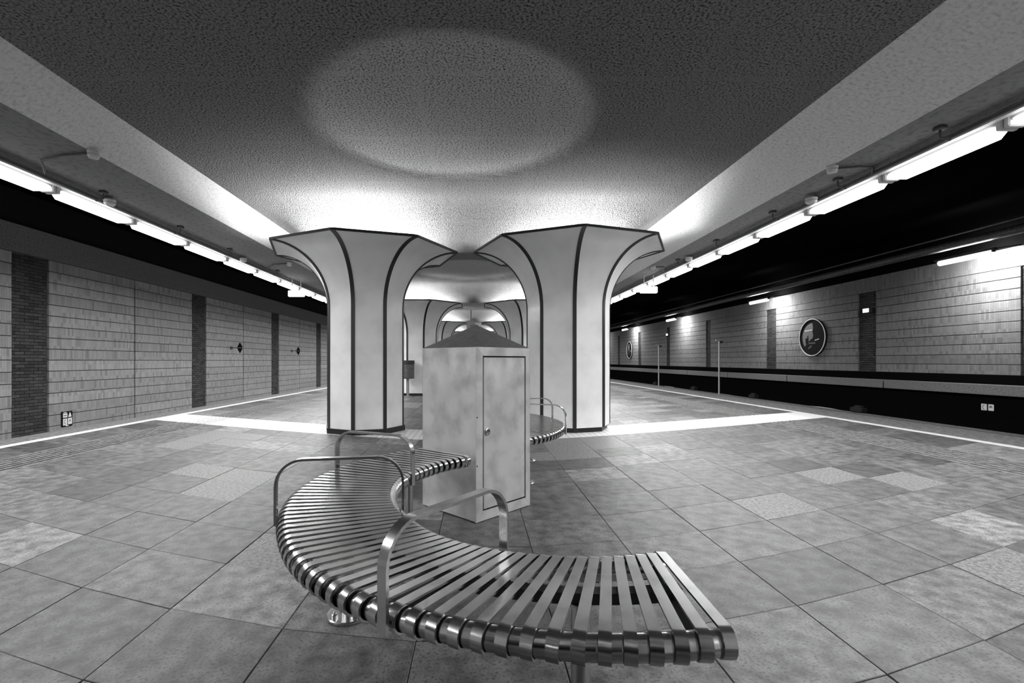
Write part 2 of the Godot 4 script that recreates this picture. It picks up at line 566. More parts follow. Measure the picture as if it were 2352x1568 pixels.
func build_floor() -> void:
	var base := Shape.new()
	slab_box(base, LX_PLAT + 0.02, RX_PLAT - 0.02, -0.5, -0.02, NEAR_END, FAR_END)
	slab_box(base, LX_PLAT + 0.4, RX_PLAT - 0.4, -1.5, -0.5, NEAR_END, FAR_END)
	var fl := struct("floor", base, M.joint, "island platform floor paved with grey stone slabs between the two tracks", "floor")
	var cols := []
	for k in 18:
		cols.append(-5.14 + 0.61 * k)
	cols.append(5.65)
	var xspans := []
	for k in cols.size() - 1:
		xspans.append([cols[k], cols[k + 1]])
	xspans.append_array([[-6.52, -5.8], [6.45, 7.4]])
	var far := []
	for k in 6:
		far.append(Shape.new())
	var singles := 0
	var row0 := -18
	for r in range(row0, 110):
		var z0 := 2.04 + 0.515 * r
		if r == 10 or r == 11:
			continue
		for k in xspans.size():
			var x0: float = xspans[k][0]; var x1: float = xspans[k][1]
			var d0 := z0 + arc(x0); var d1 := z0 + 0.515 + arc(x1)
			if minf(d0, d1) > FAR_END - 0.3 or maxf(z0 + arc(x0), z0 + arc(x1)) < NEAR_END:
				continue
			var pick := rng.randf()
			var tone := 0
			for q in [0.12, 0.38, 0.66, 0.84, 0.93]:
				if pick > q: tone += 1
			var y := rng.randf_range(-0.0015, 0.0015)
			var zm := (d0 + d1) / 2
			var seen := zm > 1.2 and zm < 9.4
			if seen:
				var a := px(x0, 0, maxf(z0 + 0.515 + arc(x0), 0.3)); var b := px(x1, 0, maxf(z0 + 0.515 + arc(x1), 0.3))
				seen = b.x > 0 and a.x < 2352 and minf(a.y, b.y) < 1568
			if seen and singles < 295:
				var s := Shape.new()
				paver(s, x0, x1, z0, z0 + 0.515, y)
				put("slab", s, M["slab%d" % tone], fl)
				singles += 1
			else:
				paver(far[tone], x0, x1, z0, z0 + 0.515, y)
	print("single slabs ", singles)
	for k in 6:
		var o := put("distant_slab", far[k], M["slab%d" % k], fl)
		o.set_meta("kind", "stuff")
	# the pale cross path: a row of long narrow blocks
	for seg in [[-6.52, -5.8], [-5.1, 5.65], [6.45, 7.4]]:
		var n := int(round((seg[1] - seg[0]) / 0.098))
		for k in n:
			var w: float = (seg[1] - seg[0]) / n
			var s := Shape.new()
			paver(s, seg[0] + w * k, seg[0] + w * (k + 1), 7.19, 8.22, rng.randf_range(-0.0005, 0.0005), 0.0035, 0.002)
			put("pale_block", s, M["stripe%d" % (rng.randi() % 2)], fl)
	# ribbed guidance bands along both edges, pale where they cross the path
	for band in [[-5.8, -5.1], [5.65, 6.45]]:
		var ribs := Shape.new(); var pale := Shape.new(); var bed := Shape.new()
		var n := 7
		var w: float = (band[1] - band[0]) / n
		slab_box(bed, band[0], band[1], -0.02, -0.014, NEAR_END, FAR_END)
		for k in n:
			var x0: float = band[0] + w * k + 0.025; var x1: float = band[0] + w * (k + 1) - 0.025
			var mid := arc((x0 + x1) / 2)
			var d := NEAR_END
			while d < FAR_END - 0.5:
				var e := minf(d + 0.6, FAR_END)
				if d < 7.19 + mid and e > 7.19 + mid:
					e = 7.19 + mid
				elif d < 8.22 + mid - 0.01 and d >= 7.19 + mid - 0.01:
					e = 8.22 + mid
				var into := pale if d >= 7.19 + mid - 0.01 and d < 8.2 + mid - 0.01 else ribs
				into.box(P((x0 + x1) / 2, -0.008, (d + e) / 2 - 0.002), Vector3(x1 - x0, 0.024, e - d - 0.006), 0.004)
				d = e
		var g := thing("guidance_band", "ribbed guidance band in the paving along the %s platform edge" % ("left" if band[0] < 0 else "right"), "tactile paving", P((band[0] + band[1]) / 2, 0, 8.0))
		for q in [[bed, "bed", "black"], [ribs, "rib", "slab3"], [pale, "pale_rib", "stripe1"]]:
			var o := put(q[1], q[0], M[q[2]], g)
			o.position = -g.position
			if q[1] != "bed":
				o.set_meta("kind", "stuff")
	# white lines and the coping stones at both edges
	for e in [[-6.68, -6.52, "left"], [7.4, 7.56, "right"]]:
		var s := Shape.new()
		slab_box(s, e[0], e[1], -0.02, 0.003, NEAR_END, FAR_END)
		var o := put("safety_line", s, M.white_line, self)
		tag(o, "white painted safety line along the %s platform edge" % e[2], "line")
	for e in [[LX_PLAT, -6.68], [7.56, RX_PLAT]]:
		var d := NEAR_END
		var rest := Shape.new()
		while d < FAR_END:
			var mine := d > 5.0 and d < 14.0
			var s := Shape.new() if mine else rest
			s.box(P((e[0] + e[1]) / 2, -0.025, d + 0.6), Vector3(e[1] - e[0], 0.05, 1.192), 0.006)
			if mine:
				put("coping_stone", s, M.coping, fl)
			d += 1.2
		var o := put("distant_coping", rest, M.coping, fl)
		o.set_meta("kind", "stuff")
	# nosing along the right edge
	var nose := Shape.new()
	slab_box(nose, RX_PLAT - 0.32, RX_PLAT - 0.26, -0.01, 0.004, NEAR_END, FAR_END)
	slab_box(nose, RX_PLAT - 0.13, RX_PLAT - 0.09, -0.01, 0.004, NEAR_END, FAR_END)
	var no := put("edge_strip", nose, M.dark_steel, self)
	tag(no, "pair of thin dark strips let into the coping of the right platform edge", "strip")


# ------------------------------------------------------------------ track walls

func brick_pier(parent: Node, x: float, out: float, d0: float, d1: float, y0: float, y1: float, shade: float) -> void:
	var s := Shape.new()
	var n := maxi(2, int(round((d1 - d0) / 0.22)))
	var w := (d1 - d0) / n
	var y := y0
	var r := 0
	while y < y1 - 0.02:
		for k in range(-1, n):
			var a := maxf(d0, d0 + w * k + (w / 2 if r % 2 else 0.0)); var b := minf(d1, d0 + w * (k + 1) + (w / 2 if r % 2 else 0.0))
			if b - a < 0.03:
				continue
			var l := shade * rng.randf_range(0.55, 1.5)
			s.tint = Color(l, l, l)
			s.box(P(x + out * rng.randf_range(-0.006, 0.004), y + 0.034, (a + b) / 2), Vector3(0.06, 0.062, b - a - 0.009))
		y += 0.072
		r += 1
	var o := put("brick_face", s, M.brick, parent)
	o.set_meta("kind", "stuff")


func build_wall_left() -> void:
	var back := Shape.new()
	slab_box(back, LX_WALL - 0.4, LX_WALL - 0.09, -1.6, Y_TUNNEL, NEAR_END, FAR_END)
	var wall := struct("wall_left", back, M.black, "track wall on the left, clad in courses of pale upright brick between dark brick piers", "wall")
	var y_top := 3.53
	var piers := []
	for k in range(-2, 8):
		piers.append(10.2 + 6.45 * k)
	for k in piers.size():
		var d0: float = piers[k]
		if d0 + 0.9 < NEAR_END or d0 > FAR_END - 1:
			continue
		if d0 > 3.0 and d0 < 45:
			brick_pier(wall, LX_WALL - 0.07, 1.0, d0, d0 + 0.88, -0.9, y_top, 0.06)
		# two panels to the next pier
		var m := d0 + 0.88 + (6.45 - 0.88) / 2
		for span in [[d0 + 0.88, m - 0.02], [m + 0.02, d0 + 6.45]]:
			courses(wall, LX_WALL, 1.0, span[0], span[1], -0.85, y_top, span[1] > 9.0 and span[0] < 31.0, ["band0", "band1", "band2"])
	var band := Shape.new()
	slab_box(band, LX_WALL - 0.3, LX_WALL + 0.04, y_top, 4.13, NEAR_END, FAR_END)
	put("concrete_beam", band, M.concrete, wall)


func courses(wall: Node, x: float, out: float, d0: float, d1: float, y0: float, y1: float, single: bool, skins: Array) -> void:
	var n := int(round((y1 - y0) / 0.2503))
	var h := (y1 - y0) / n
	var rest := Shape.new()
	for k in n:
		var s := Shape.new() if single else rest
		var gap := 0.013
		s.box(P(x - out * (0.05 + rng.randf_range(-0.004, 0.0)), y0 + h * (k + 0.5), (d0 + d1) / 2), Vector3(0.1, h - gap, d1 - d0 - 0.01), 0.006)
		if single:
			put("brick_course", s, M[skins[rng.randi() % skins.size()]], wall)
	if not single:
		var o := put("distant_courses", rest, M[skins[0]], wall)
		o.set_meta("kind", "stuff")


func build_wall_right() -> void:
	var back := Shape.new()
	slab_box(back, RX_WALL + 0.09, RX_WALL + 0.4, -1.6, Y_TUNNEL, NEAR_END, FAR_END)
	var wall := struct("wall_right", back, M.unlit_black, "track wall on the right, clad in pale brick courses between dark piers above a concrete ledge", "wall")
	var piers := [[-0.5, 0.2], [4.8, 5.5], [10.3, 11.0], [15.0, 15.7], [20.0, 20.7], [25.6, 26.1], [31.0, 31.6], [36.4, 37.0], [41.8, 42.4], [47.2, 47.8], [52.6, 53.2], [58.0, 58.6]]
	for k in piers.size():
		var p: Array = piers[k]
		brick_pier(wall, RX_WALL + 0.07, -1.0, p[0], p[1], 0.85, 3.38, 0.035)
		var e: float = piers[k + 1][0] if k + 1 < piers.size() else FAR_END
		courses(wall, RX_WALL, -1.0, p[1], e, 0.85, 3.38, p[1] > 4.0 and e < 37.0, ["far_band", "far_band_pale"])
	var top := Shape.new()
	slab_box(top, RX_WALL - 0.02, RX_WALL + 0.3, 3.38, 3.84, NEAR_END, FAR_END)
	put("concrete_beam", top, M.far_band, wall)
	var ledge := Shape.new()
	slab_box(ledge, RX_WALL - 0.02, RX_WALL + 0.1, 0.64, 0.85, NEAR_END, FAR_END)
	put("dark_ledge", ledge, M.unlit_black, wall)
	var d := NEAR_END
	while d < FAR_END:
		var s := Shape.new()
		s.box(P(RX_WALL - 0.06, 0.5, d + 2.24), Vector3(0.3, 0.25, 4.45), 0.01)
		put("ledge_slab", s, M.concrete, wall)
		d += 4.5
	var low := Shape.new()
	slab_box(low, RX_WALL + 0.0, RX_WALL + 0.1, -1.3, 0.375, NEAR_END, FAR_END)
	put("shaded_base", low, M.unlit_black, wall)  # lower trench wall, its shade put into the black colour


# ------------------------------------------------------------------ columns

func column_profile(rb: float, rt: float, yt: float) -> Array:
	var p := [[rb, 0.08], [rb, 0.8], [rb, 1.5], [rb, 2.1]]
	for k in range(1, 17):
		var a := PI / 2 * k / 16.0
		p.append([rb + (rt - rb) * (1 - cos(a)), 2.1 + (yt - 2.1) * sin(a)])
	return p


func column_head(rb: float, rt: float, yt: float) -> Array:      # the meshes of a panel, of a joint strip and of the rim
	var prof := column_profile(rb, rt, yt)
	var c22 := cos(PI / 8); var s22 := sin(PI / 8)
	var panel := Shape.new()
	var thick := 0.025
	var rows := []
	for i in prof.size():
		var r: float = prof[i][0]; var y: float = prof[i][1]
		var j0: Array = prof[maxi(i - 1, 0)]; var j1: Array = prof[mini(i + 1, prof.size() - 1)]
		var nn := Vector3(0, -(j1[0] - j0[0]), j1[1] - j0[1]).normalized()
		var half := r * s22 - 0.024
		var z := r * c22
		rows.append([Vector3(-half, y, z), Vector3(half, y, z), nn])
	for i in rows.size() - 1:
		var a: Array = rows[i]; var b: Array = rows[i + 1]
		panel.squad([a[0], a[1], b[1], b[0]], [a[2], a[2], b[2], b[2]])
		var ia: Vector3 = a[2] * thick; var ib: Vector3 = b[2] * thick
		panel.squad([a[0] - ia, a[1] - ia, b[1] - ib, b[0] - ib], [-a[2], -a[2], -b[2], -b[2]])
		panel.quad(a[0], b[0], b[0] - ib, a[0] - ia, Vector3.LEFT)
		panel.quad(a[1], b[1], b[1] - ib, a[1] - ia, Vector3.RIGHT)
	var joint := Shape.new()
	var line := []
	for q in prof:
		line.append(Vector3(0, q[1], q[0] - 0.014))
	joint.bar(line, [Vector3.RIGHT], 0.062, 0.03)
	var rim := Shape.new()
	for k in 8:
		var a := PI / 8 + PI / 4 * k; var b := a + PI / 4
		rim.bar([Vector3(sin(a) * (rt + 0.004), yt, cos(a) * (rt + 0.004)), Vector3(sin(b) * (rt + 0.004), yt, cos(b) * (rt + 0.004))], [Vector3.UP], 0.03, 0.03)
	return [panel.mesh(M.enamel), joint.mesh(M.gasket), rim.mesh(M.gasket)]


func build_columns() -> void:
	var heads := [column_head(0.672, 1.6, 3.06), column_head(0.745, 1.7, 3.17)]
	var plinth := Shape.new()
	plinth.lathe(Vector3.ZERO, [[0.0, 0.0], [0.7, 0.0], [0.7, 0.085], [0.0, 0.085]], 8, true)
	var plinth_mesh := plinth.mesh(M.gasket)
	var tray := Shape.new()
	tray.lathe(Vector3.ZERO, [[0.0, 2.36], [0.6, 2.36], [0.6, 2.4], [0.0, 2.4]], 24)
	var tray_mesh := tray.mesh(M.inner_white)
	var ring := Shape.new()
	var pts := []
	for k in 33:
		pts.append(Vector3(cos(TAU * k / 32) * 0.45, 2.43, sin(TAU * k / 32) * 0.45))
	ring.tube(pts, 0.02, 8, false)
	var ring_mesh := ring.mesh(M.lamp_glow)
	var spots := [
		[-1.94, 8.35, 18.5, "nearest column on the left, flaring head of white enamel panels"],
		[1.65, 8.65, -25.0, "nearest column on the right, flaring head of white enamel panels, behind the bench"],
	]
	var ord := ["second", "third", "fourth", "fifth", "sixth"]
	for k in 5:
		for sd in [-1, 1]:
			spots.append([-2.1 if sd < 0 else 1.85, 17.1 + 8.45 * k, 0.0, "%s column from the front in the %s row, white enamel panels with dark joints" % [ord[k], "left" if sd < 0 else "right"]])
	for sd in [-1, 1]:
		spots.append([-2.0 if sd < 0 else 1.75, -0.7, 0.0, "column of white enamel panels just behind the eye, %s, outside the picture" % ("left" if sd < 0 else "right")])
	for s in spots:
		var t := thing("column", s[3], "column", P(s[0], 0, s[1]), "flaring columns down the platform", deg_to_rad(s[2]))
		var hd: Array = heads[0 if s[1] < 8.5 and s[1] > 5 else 1]
		for k in 8:
			var o := put_mesh("panel", hd[0], t)
			o.rotation.y = PI / 4 * k
			var j := put_mesh("joint_strip", hd[1], t)
			j.rotation.y = PI / 8 + PI / 4 * k
		put_mesh("rim", hd[2], t)
		var pl := put_mesh("plinth", plinth_mesh, t)
		pl.rotation.y = PI / 8
		var tr := put_mesh("lamp_tray", tray_mesh, t)
		put_mesh("ring_lamp", ring_mesh, tr)
		for k in 4:
			var a := PI / 4 + PI / 2 * k
			var l := SpotLight3D.new()
			l.name = "ring_light"
			t.add_child(l, true)
			l.position = (Vector3(cos(a) * 0.28, 2.64, sin(a) * 0.28) + Vector3(0, 0, -0.22)).rotated(Vector3.UP, -deg_to_rad(s[2]))
			l.basis = Basis.looking_at(Vector3(cos(a) * 0.1, 1, sin(a) * 0.1).normalized(), Vector3.BACK)
			l.spot_angle = 86.0
			l.spot_angle_attenuation = 1.0
			l.spot_range = 40.0
			l.spot_attenuation = 2.0
			l.light_energy = BOWL_LAMP
			l.light_size = 0.12
			l.shadow_enabled = true


# ------------------------------------------------------------------ lamp rows

func nth(k: int) -> String:
	var tens := ["", "", "twenty", "thirty", "forty", "fifty"]
	if k < 20:
		return ORD[k]
	var n := k + 1
	if n % 10 == 0:
		return {20: "twentieth", 30: "thirtieth", 40: "fortieth", 50: "fiftieth"}[n]
	return tens[n / 10] + "-" + ORD[n % 10 - 1]


const ORD := ["first", "second", "third", "fourth", "fifth", "sixth", "seventh", "eighth", "ninth", "tenth", "eleventh", "twelfth", "thirteenth", "fourteenth", "fifteenth", "sixteenth", "seventeenth", "eighteenth", "nineteenth", "twentieth"]


func luminaire_meshes(length: float) -> Array:
	var house := Shape.new()
	house.box(Vector3(0, -0.03, 0), Vector3(0.15, 0.06, length), 0.008)
	var h := length / 2 - 0.085
	var dif := Shape.new()
	var ring := func(z: float, w: float, y0: float, y1: float) -> Array:
		return [Vector3(-w, y1, z), Vector3(-w * 0.72, y0, z), Vector3(w * 0.72, y0, z), Vector3(w, y1, z)]
	var sec := [ring.call(-h, 0.09, -0.085, -0.06), ring.call(-h + 0.06, 0.1, -0.135, -0.06), ring.call(h - 0.06, 0.1, -0.135, -0.06), ring.call(h, 0.09, -0.085, -0.06)]
	for i in 3:
		for k in 3:
			dif.quad(sec[i][k], sec[i][k + 1], sec[i + 1][k + 1], sec[i + 1][k], [Vector3(-1, -0.4, 0), Vector3.DOWN, Vector3(1, -0.4, 0)][k])
		dif.quad(sec[i][0], sec[i][3], sec[i + 1][3], sec[i + 1][0], Vector3.UP)
	dif.quad(sec[0][0], sec[0][1], sec[0][2], sec[0][3], Vector3.FORWARD)
	dif.quad(sec[3][0], sec[3][1], sec[3][2], sec[3][3], Vector3.BACK)
	var cap := Shape.new()
	cap.box(Vector3(0, -0.06, 0), Vector3(0.17, 0.1, 0.055), 0.012)
	return [house.mesh(M.housing), dif.mesh(M.lamp_glow), cap.mesh(M.end_cap)]


func build_lamps() -> void:
	for row in [[LX_EDGE + 0.12, 5.95, 1.36, "left"], [RX_EDGE - 0.12, 4.3, 1.28, "right"]]:
		var step: float = row[2]
		var parts := luminaire_meshes(step - 0.01)
		var first := -9
		var k := first
		while row[1] + step * k < 58.0:
			var d: float = row[1] + step * (k - 0.5)
			var at := P(row[0], Y_SLOPE - 0.06, d)
			var lab := ""
			if k < 0:
				lab = "bright trough lamp of the %s row, %s one nearer than the first in the picture" % [row[3], ORD[-k - 1]]
			else:
				lab = "%s bright trough lamp from the front in the row along the %s soffit" % [nth(k), row[3]]
			var t := thing("trough_lamp", lab, "lamp", at, "trough lamps along the %s soffit" % row[3])
			put_mesh("housing", parts[0], t)
			put_mesh("diffuser", parts[1], t)
			for e in [-1, 1]:
				var c := put_mesh("end_cap", parts[2], t)
				c.position.z = e * (step / 2 - 0.033)
			area(Vector3(0, -0.145, 0), Vector2(0.16, step - 0.25), ROW_LAMP, Vector3.DOWN, t)
			k += 1
		# the trunking above the lamps
		var tr := Shape.new()
		var o: float = signf(row[0])
		slab_box(tr, row[0] - o * 0.17, row[0] - o * 0.11, Y_SLOPE - 0.1, Y_SLOPE - 0.05, NEAR_END, FAR_END)
		var tk := put("cable_trunking", tr, M.housing, self)
		tag(tk, "slim grey cable trunking beside the lamps of the %s row" % row[3], "trunking")
		var cb := Shape.new()
		cb.tube([P(row[0] - o * 0.185, Y_SLOPE - 0.075, NEAR_END), P(row[0] - o * 0.185, Y_SLOPE - 0.075, FAR_END)], 0.012, 6)
		var cbo := put("cable", cb, M.conduit, self)
		tag(cbo, "black cable along the trunking of the %s lamp row" % row[3], "cable")
	# tubes on the right track wall
	var idx := 0
	for d in [-6.1, 2.65, 11.4, 19.7, 28.6, 37.5, 46.4, 55.3]:
		var lab := "twin bracketed tube lamp lighting the right track wall, %s from the front" % ["first", "second", "third", "fourth", "fifth", "sixth"][maxi(0, idx - 2)]
		if idx < 2:
			lab = "tube lamp on the right track wall, outside the picture, %s" % ["behind the eye", "beside the eye"][idx]
		var t := thing("wall_tube_lamp", lab, "lamp", P(11.6, 3.66, d), "tube lamps along the right track wall")
		var tray := Shape.new()
		tray.box(Vector3(0, 0.05, 0), Vector3(0.12, 0.05, 1.4), 0.008)
		put("housing", tray, M.dark_steel, t)
		var tb := Shape.new()
		tb.tube([Vector3(0, -0.03, -0.6), Vector3(0, -0.03, 0.6)], 0.06, 12)
		put("tube", tb, M.tube_glow, t)
		for e in [-1, 1]:
			var hd := Shape.new()
			hd.box(Vector3(0, 0.01, e * 0.65), Vector3(0.08, 0.06, 0.04), 0.01)
			put("socket", hd, M.dark_steel, t)
			var arm := Shape.new()
			arm.tube([Vector3(0, 0.07, e * 0.4), Vector3(0.9, 0.2, e * 0.4)], 0.018, 8)
			put("arm", arm, M.dark_steel, t)
		area(Vector3(0.05, -0.08, 0), Vector2(0.08, 1.2), TUBE_LAMP, Vector3(0.75, -0.66, 0).normalized(), t)
		area(Vector3(-0.02, 0.12, 0), Vector2(0.08, 1.2), TUBE_LAMP * 0.12, Vector3(-0.1, 1, 0).normalized(), t)
		idx += 1
	var pipe := Shape.new()
	pipe.tube([P(11.5, 3.99, NEAR_END), P(11.5, 3.99, FAR_END)], 0.1, 20)
	var po := put("service_pipe", pipe, M.pipe, self)
	tag(po, "round metal service pipe above the tube lamps of the right track wall", "pipe")
	var con := Shape.new()
	con.tube([P(11.25, 4.16, NEAR_END), P(11.25, 4.16, FAR_END)], 0.02, 8)
	var co := put("conduit", con, M.pipe, self)
	tag(co, "thin conduit above the round service pipe over the right track", "conduit")


# ------------------------------------------------------------------ bench

const BC := Vector2(0.38, 2.5)     # centre of the near bench's curve (x, depth)
const PIVOT := Vector2(0.0, 4.0)   # the far bench is the near one turned half round about this
const SEAT := 0.52


func bench_r(deg: float) -> float:
	var t := clampf((-150.0 - deg) / 89.0, 0.0, 1.0)
	return 1.065 - 0.03 * smoothstep(-120.0, -160.0, deg) + 0.225 * pow(t, 1.6)


func bench_p(deg: float, off: float, y: float) -> Vector3:    # in the bench's own frame, whose origin is the pivot
	var a := deg_to_rad(deg)
	var r := bench_r(deg)
	return P(BC.x + cos(a) * r - PIVOT.x, y, BC.y + sin(a) * r - PIVOT.y) + radial(deg) * off


func radial(deg: float) -> Vector3:      # the way the slats lie: they lean a little towards the free end
	var a := deg_to_rad(deg - 17.0 * smoothstep(-215.0, -70.0, deg) + 21.0 * smoothstep(-198.0, -240.0, deg))
	return Vector3(cos(a), 0, -sin(a))


func build_bench() -> void:
	var t := thing("curved_bench", "curved bench of stainless steel slats in front of the metal cabinet, nearest the eye", "bench", P(PIVOT.x, 0, PIVOT.y), "curved slatted benches")
	var a0 := -75.5; var a1 := -239.0
	var half := 0.275
	var n := 59
	for k in n:
		var deg := lerpf(a0, a1, k / float(n - 1))
		var d := radial(deg)
		var mid := bench_p(deg, 0, 0)
		var rad := d
		var tang := d.cross(Vector3.UP)
		var path := []
		var rr := 0.04
		var drop := 0.085
		for e in [-1, 1]:
			var seq := []
			# from the turned-under tip up and over onto the seat
			for q in 9:
				var g := -PI / 2 - 0.45 + (PI + 0.45) * q / 8.0
				seq.append(mid + rad * e * (half - rr + cos(g) * rr) + Vector3.UP * (SEAT - drop / 2 + (drop / 2 - 0.004) * sin(g)))
			if e == -1:
				path.append_array(seq)
			else:
				seq.reverse()
				path.append_array(seq)
		var s := Shape.new()
		s.bar(path, [tang], 0.033, 0.007)
		put("slat", s, M.steel, t)
	# edge tubes inside the turned ends, with the beam under the middle
	for e in [-1, 1]:
		var line := []
		for k in 61:
			line.append(bench_p(lerpf(a0 - 0.4, a1 + 0.4, k / 60.0), e * (half - 0.045), SEAT - 0.047))
		var s := Shape.new()
		s.tube(line, 0.0345, 20)
		put("edge_tube", s, M.steel, t)
	var beam := Shape.new()
	var bl := []; var ba := []
	for k in 61:
		var deg := lerpf(a0 - 1.0, a1 + 1.0, k / 60.0)
		bl.append(bench_p(deg, -0.02, SEAT - 0.034)); ba.append(radial(deg))
	beam.bar(bl, ba, 0.048, 0.034)
	put("beam", beam, M.dark_steel, t)
	for deg in [-78.0, -118.0, -157.0, -196.0, -234.0]:      # cross bars under the slats
		var s := Shape.new()
		s.bar([bench_p(deg, -half + 0.05, SEAT - 0.05), bench_p(deg, half - 0.05, SEAT - 0.05)], [Vector3.UP], 0.05, 0.012)
		put("cross_bar", s, M.dark_steel, t)
	# arm hoops of flat bar
	for deg in [-115.5, -165.5, -206.0]:
		var rad := radial(deg)
		var mid := bench_p(deg, 0, 0)
		var tang := rad.cross(Vector3.UP)
		var top := 0.745; var cr := 0.12; var w := half + 0.012
		var path := [mid - rad * w + Vector3.UP * (SEAT - 0.07)]
		for q in 9:
			var g := PI - PI / 2 * q / 8.0
			path.append(mid + rad * (-w + cr + cos(g) * cr) + Vector3.UP * (top - cr + sin(g) * cr))
		for q in 9:
			var g := PI / 2 - PI / 2 * q / 8.0
			path.append(mid + rad * (w - cr + cos(g) * cr) + Vector3.UP * (top - cr + sin(g) * cr))
		path.append(mid + rad * w + Vector3.UP * (SEAT - 0.07))
		var s := Shape.new()
		s.bar(path, [tang], 0.036, 0.011)
		put("armrest", s, M.steel, t)
	for deg in [-94.0, -166.5, -223.0]:
		var at := bench_p(deg, -0.035, 0)
		var s := Shape.new()
		s.lathe(at, [[0.028, 0.008], [0.028, SEAT - 0.06], [0.05, SEAT - 0.056], [0.05, SEAT - 0.05]], 20)
		var leg := put("leg", s, M.steel, t)
		var p := Shape.new()
		p.lathe(at, [[0.0, 0.0], [0.098, 0.0], [0.1, 0.004], [0.1, 0.012], [0.096, 0.016], [0.0, 0.016]], 32)
		put("base_plate", p, M.steel, leg)
		for k in 4:
			var b := Shape.new()
			var g := deg_to_rad(45.0 + 90 * k)
			b.lathe(at + Vector3(cos(g) * 0.068, 0, sin(g) * 0.068), [[0.015, 0.016], [0.015, 0.028], [0.008, 0.03], [0.008, 0.04], [0.0, 0.042]], 6, true)
			put("bolt", b, M.steel, leg)
	var c := t.duplicate()
	c.name = numbered("curved_bench")
	add_child(c)
	c.rotation.y = PI
	tag(c, "curved bench of stainless steel slats half hidden behind the metal cabinet, before the right column", "bench", "curved slatted benches")


# ------------------------------------------------------------------ cabinet

func build_cabinet() -> void:
	var t := thing("cabinet", "square stainless steel cabinet with pyramid lid and locked door, between the two curved benches", "cabinet", P(-0.005, 0, 3.975))
	var hd := 0.447
	var side := hd * sqrt(2.0)
	var top := 1.302
	var turn := Basis(Vector3.UP, PI / 4)
	# in this frame +z is the near left face's normal turned ... faces: z+ (near left), x+ (near right)
	var body := Shape.new()
	body.box(Vector3(0, 0.645, 0), Vector3(side - 0.02, 1.29, side - 0.02), 0.006)
	var b := put("body", body, M.cabinet_steel, t)
	b.basis = turn
	for q in [[0, "z"], [2, "z"], [3, "z"]]:
		pass
	# plain sheets on three sides
	for k in 3:
		var s := Shape.new()
		s.box(Vector3(0, top / 2 + 0.003, side / 2 - 0.005), Vector3(side, top - 0.006, 0.01), 0.004)
		var o := put("side_sheet", s, M.cabinet_steel, t)
		o.basis = Basis(Vector3.UP, [-PI / 4, -3 * PI / 4, 3 * PI / 4][k])
	# the door side: a mitred frame, the door, its lock
	var face := Basis(Vector3.UP, PI / 4)
	var w := side / 2
	var l := -w + 0.072; var r := w - 0.056; var lo := 0.075; var hi := top - 0.066
	var z := side / 2 + 0.0
	var backing := Shape.new()
	backing.box(Vector3((l + r) / 2, (lo + hi) / 2, z - 0.012), Vector3(r - l + 0.02, hi - lo + 0.02, 0.006))
	put("door_rebate", backing, M.black, t).basis = face
	for poly in [
		PackedVector2Array([Vector2(-w, top), Vector2(w, top), Vector2(r, hi), Vector2(l, hi)]),
		PackedVector2Array([Vector2(-w, 0.004), Vector2(w, 0.004), Vector2(r, lo), Vector2(l, lo)]),
		PackedVector2Array([Vector2(-w, 0.004), Vector2(-w, top), Vector2(l, hi), Vector2(l, lo)]),
		PackedVector2Array([Vector2(w, 0.004), Vector2(w, top), Vector2(r, hi), Vector2(r, lo)]),
	]:
		var mid := Vector2.ZERO
		for q in poly: mid += q / 4
		var shr := PackedVector2Array()
		for q in poly: shr.append(q + (mid - q).normalized() * 0.0008)
		var s := Shape.new()
		s.prism(shr, 0.014, Transform3D(Basis(), Vector3(0, 0, z - 0.007)))
		put("frame", s, M.cabinet_steel, t).basis = face
	var door := Shape.new()
	var g := 0.011
	door.box(Vector3((l + r) / 2, (lo + hi) / 2, z - 0.006), Vector3(r - l - 2 * g, hi - lo - 2 * g, 0.01), 0.003)
	var dr := put("door", door, M.cabinet_steel, t)
	dr.basis = face
	var lk := Shape.new()
	var pr := [[0.0, 0.012], [0.012, 0.012], [0.014, 0.006], [0.02, 0.006], [0.022, 0.012], [0.026, 0.01], [0.026, 0.0]]
	lk.lathe(Vector3.ZERO, pr, 24)
	var lo_ := put("lock", lk, M.steel, dr)
	lo_.basis = Basis(Vector3.RIGHT, PI / 2)
	lo_.position = Vector3(l + 0.045, 0.665, z - 0.001)
	var kh := Shape.new()
	kh.box(Vector3(l + 0.045, 0.665, z + 0.012), Vector3(0.004, 0.014, 0.002))
	put("keyhole", kh, M.black, dr)
	for y in [0.78, 0.42]:
		var rv := Shape.new()
		rv.lathe(Vector3.ZERO, [[0.0, 0.003], [0.005, 0.002], [0.006, 0.0]], 10)
		var ro := put("rivet", rv, M.dark_steel, t)
		ro.basis = face * Basis(Vector3.RIGHT, PI / 2)
		ro.position = face * Vector3(-w + 0.012, y, z)
	# lid
	var lid := Shape.new()
	var e := side / 2 - 0.004
	var c := [Vector3(-e, top, -e), Vector3(e, top, -e), Vector3(e, top, e), Vector3(-e, top, e)]
	var ap := Vector3(0, 1.497, 0)
	for k in 4:
		lid.tri(c[k], c[(k + 1) % 4], ap, (c[k] + c[(k + 1) % 4]) * Vector3(1, 0, 1) + Vector3.UP)
		var lw: Array = [c[k] - Vector3.UP * 0.012, c[(k + 1) % 4] - Vector3.UP * 0.012]
		lid.quad(c[k], c[(k + 1) % 4], lw[1], lw[0], (c[k] + c[(k + 1) % 4]) * Vector3(1, 0, 1))
	put("lid", lid, M.roof_steel, t).basis = face


# ------------------------------------------------------------------ small things

